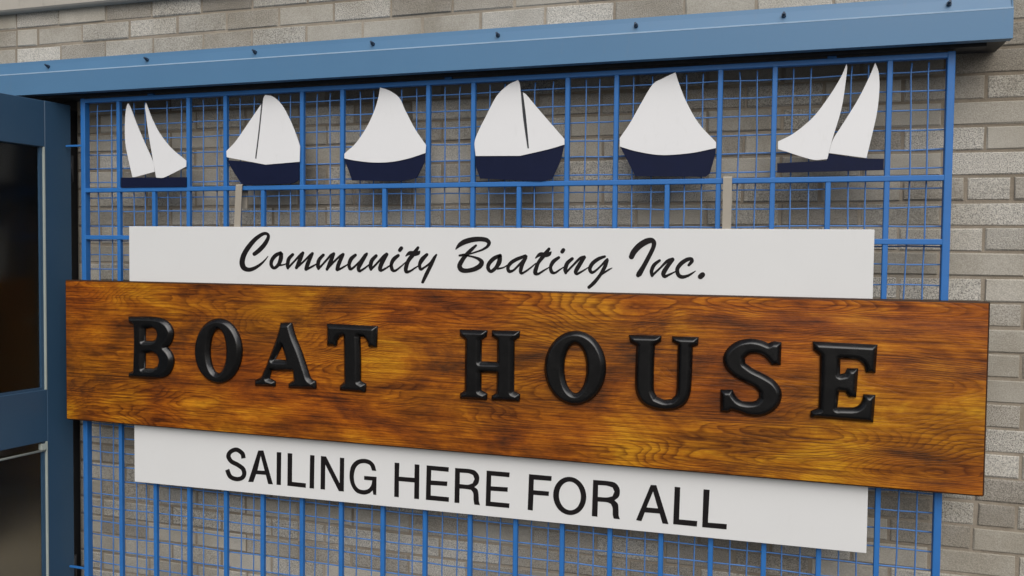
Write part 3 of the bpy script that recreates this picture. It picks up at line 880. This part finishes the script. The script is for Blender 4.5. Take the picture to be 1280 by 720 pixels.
# ------------------------------------------------------------------ varnished wooden board with raised letters
PF = -0.052
PX0, PX1, PZ0, PZ1 = at(81.5, 400, PF).x, at(1235, 480, PF).x, at(640, 571.5, PF).z, at(640, 363, PF).z
brd = empty('wooden_sign_board', ((PX0 + PX1) / 2, PF, PZ0), label='long varnished mottled brown wooden board with raised black letters BOAT HOUSE', cat='sign')
bm = boxbm(PX0, PX1, PF, PF + 0.028, PZ0, PZ1, bev=0.0045, seg=2)
bo = obj('board', bm, M['wood'], brd)
bo.data.materials.append(M['stained_edge'])
for p in bo.data.polygons:
    if p.normal.y > -0.95:
        p.material_index = 1
YL = PF - 0.010
G1, G2, G3, G4, G5 = (150, 385, 6.856), (310, 390, 6.547), (560, 400, 6.095), (770, 405, 5.76), (880, 410, 5.565)
SERIF = [
 (G1, [[(66, 78), (260, 78), (345, 92), (405, 128), (441, 185), (445, 240), (425, 300), (392, 338), (430, 385), (450, 440), (441, 510), (405, 570), (340, 600), (200, 602), (68, 592), (70, 560), (108, 542), (115, 300), (112, 145), (70, 122)],
       [(206, 176), (270, 171), (303, 192), (312, 228), (300, 268), (270, 284), (204, 285)], [(206, 386), (270, 383), (312, 405), (327, 450), (314, 500), (278, 520), (202, 520)]]),
 (G1, [ell(836, 370, 199, 276, 56), ell(834, 372, 72, 190, 48)]),
 (G2, [[(263, 92), (347, 92), (378, 200), (430, 330), (480, 480), (503, 545), (545, 572), (548, 626), (328, 622), (328, 590), (370, 560), (362, 485), (182, 477), (165, 545), (214, 573), (212, 608), (53, 603), (53, 562), (105, 530), (180, 350), (235, 200)], [(272, 272), (308, 395), (210, 392)]]),
 (G2, [[(643, 98), (1050, 120), (1045, 287), (985, 285), (968, 235), (942, 203), (906, 198), (912, 400), (912, 570), (956, 593), (952, 657), (748, 641), (750, 606), (785, 575), (783, 400), (780, 193), (745, 200), (724, 230), (714, 275), (643, 272)]]),
 (G3, [[(88, 75), (292, 82), (286, 126), (248, 152), (246, 320), (372, 324), (372, 152), (333, 126), (333, 82), (541, 88), (536, 131), (498, 157), (495, 550), (541, 570), (538, 621), (330, 610), (333, 580), (368, 558), (370, 405), (246, 400), (245, 540), (291, 565), (288, 609), (90, 598), (90, 565), (125, 540), (130, 152), (90, 122)]]),
 (G3, [ell(966, 367, 231, 279, 56), ell(966, 372, 87, 189, 48)]),
 (G4, [[(93, 82), (322, 88), (318, 126), (275, 156), (268, 300), (268, 480), (290, 530), (345, 550), (400, 545), (432, 510), (440, 400), (446, 153), (406, 126), (406, 92), (591, 98), (586, 150), (548, 167), (540, 400), (528, 510), (490, 580), (420, 615), (330, 621), (240, 600), (180, 560), (145, 490), (139, 400), (148, 157), (103, 131)]]),
 (G5, [[(537, 104), (531, 257), (472, 257), (447, 225), (415, 195), (370, 178), (315, 182), (281, 210), (284, 248), (340, 288), (420, 328), (490, 373), (530, 428), (537, 480), (516, 540), (460, 590), (390, 613), (310, 609), (240, 586), (190, 572), (168, 586), (116, 581), (116, 434), (196, 434), (212, 470), (250, 508), (310, 520), (360, 512), (386, 488), (385, 450), (350, 411), (280, 376), (210, 336), (160, 291), (137, 240), (140, 190), (175, 135), (240, 94), (320, 79), (390, 89), (447, 111), (482, 99)]]),
 (G5, [[(760, 98), (1206, 120), (1191, 312), (1130, 309), (1115, 257), (1070, 222), (948, 213), (945, 326), (983, 320), (1000, 285), (1072, 285), (1057, 482), (1010, 479), (985, 445), (938, 440), (926, 558), (1050, 557), (1095, 527), (1115, 467), (1191, 470), (1176, 657), (743, 621), (746, 582), (800, 562), (808, 380), (810, 192), (763, 152)]]),
]
RB, HB = 0.0125, 0.0125
def swell(d):
    u = min(d / RB, 1.0)
    return HB * (0.62 * u + 0.38 * math.sin(u * math.pi / 2))
def grow(loop, d):
    n = len(loop); sg = 1 if area2(loop) > 0 else -1
    out = []
    for i in range(n):
        a, b, c = Vector(loop[i - 1]), Vector(loop[i]), Vector(loop[(i + 1) % n])
        e1, e2 = (b - a), (c - b)
        if e1.length < 1e-9 or e2.length < 1e-9:
            out.append(loop[i]); continue
        e1.normalize(); e2.normalize()
        nn = Vector((e1.y + e2.y, -(e1.x + e2.x)))
        if nn.length < 1e-6:
            out.append(loop[i]); continue
        nn.normalize()
        out.append((b.x + nn.x * d * sg, b.y + nn.y * d * sg))
    return out
for q, loops in SERIF:
    L = [traced(l, q[0], q[1], q[2], YL, True, True, 10, 40) for l in loops]
    L = [grow(l, 0.0016 if k == 0 else -0.0012) for k, l in enumerate(L)]
    o = obj('letter', plate(L, PF - 0.006, PF + 0.003, grid=0.0028, height=swell), M['letter_black'], brd, smooth=True)

# ------------------------------------------------------------------ glazed door, standing open towards the viewer
A = 0.14
dth = math.atan2(-math.cos(A), -math.sin(A))
door = empty('glazed_door', (-0.095, 0.036, 0), dth, label='dark blue glazed door standing open at the far left', cat='door')
DW, DT, DH = 0.93, 0.045, 2.0165
g0, g1 = 0.109, DW - 0.11
zl0, zl1, zu0, zu1 = 0.22, 0.764, 0.957, 1.848
def dbox(name, x0, x1, y0, y1, z0, z1, mat, parent=door, bev=0.0):
    return obj(name, boxbm(x0, x1, y0, y1, z0, z1, bev=bev), M[mat], parent, local=True)
dbox('stile', 0.0, g0, -DT, 0, 0.012, DH, 'door_blue', bev=0.003)
dbox('stile', g1, DW, -DT, 0, 0.012, DH, 'door_blue', bev=0.003)
for z0, z1 in ((zu1, DH - 0.001), (zl1, zu0), (0.013, zl0)):
    dbox('rail', g0 - 0.001, g1 + 0.001, -DT + 0.0008, -0.0008, z0, z1, 'door_blue', bev=0.002)
for z0, z1 in ((zl0, zl1), (zu0, zu1)):
    pane = dbox('pane', g0 - 0.004, g1 + 0.004, -0.026, -0.020, z0 - 0.004, z1 + 0.004, 'glass')
    dbox('glazing_bead', g0, g0 + 0.004, -0.0195, 0.0015, z0, z1, 'bead', pane)
    dbox('glazing_bead', g0 + 0.0045, g0 + 0.014, -0.0195, -0.008, z0, z1, 'door_blue', pane)
    dbox('glazing_bead', g1 - 0.012, g1, -0.0195, -0.008, z0, z1, 'bead', pane)
    dbox('glazing_bead', g0 + 0.0145, g1 - 0.0125, -0.0195, -0.008, z0, z0 + 0.008, 'door_blue', pane)
bm = add_tube(bmesh.new(), [(g0 + 0.010, -0.004, 0.732), (g1 - 0.01, -0.004, 0.730)], 0.0045, 8)
obj('guard_rod', bm, M['bead'], door, local=True, smooth=True)
dbox('rod_bracket', g0 + 0.006, g0 + 0.022, -0.019, 0.001, 0.735, 0.757, 'bead')
for z in (0.25, 1.0, 1.78):
    obj('hinge', add_tube(bmesh.new(), [(-0.006, -0.010, z - 0.05), (-0.006, -0.010, z + 0.05)], 0.008, 8), M['dark_metal'], door, local=True, smooth=True)
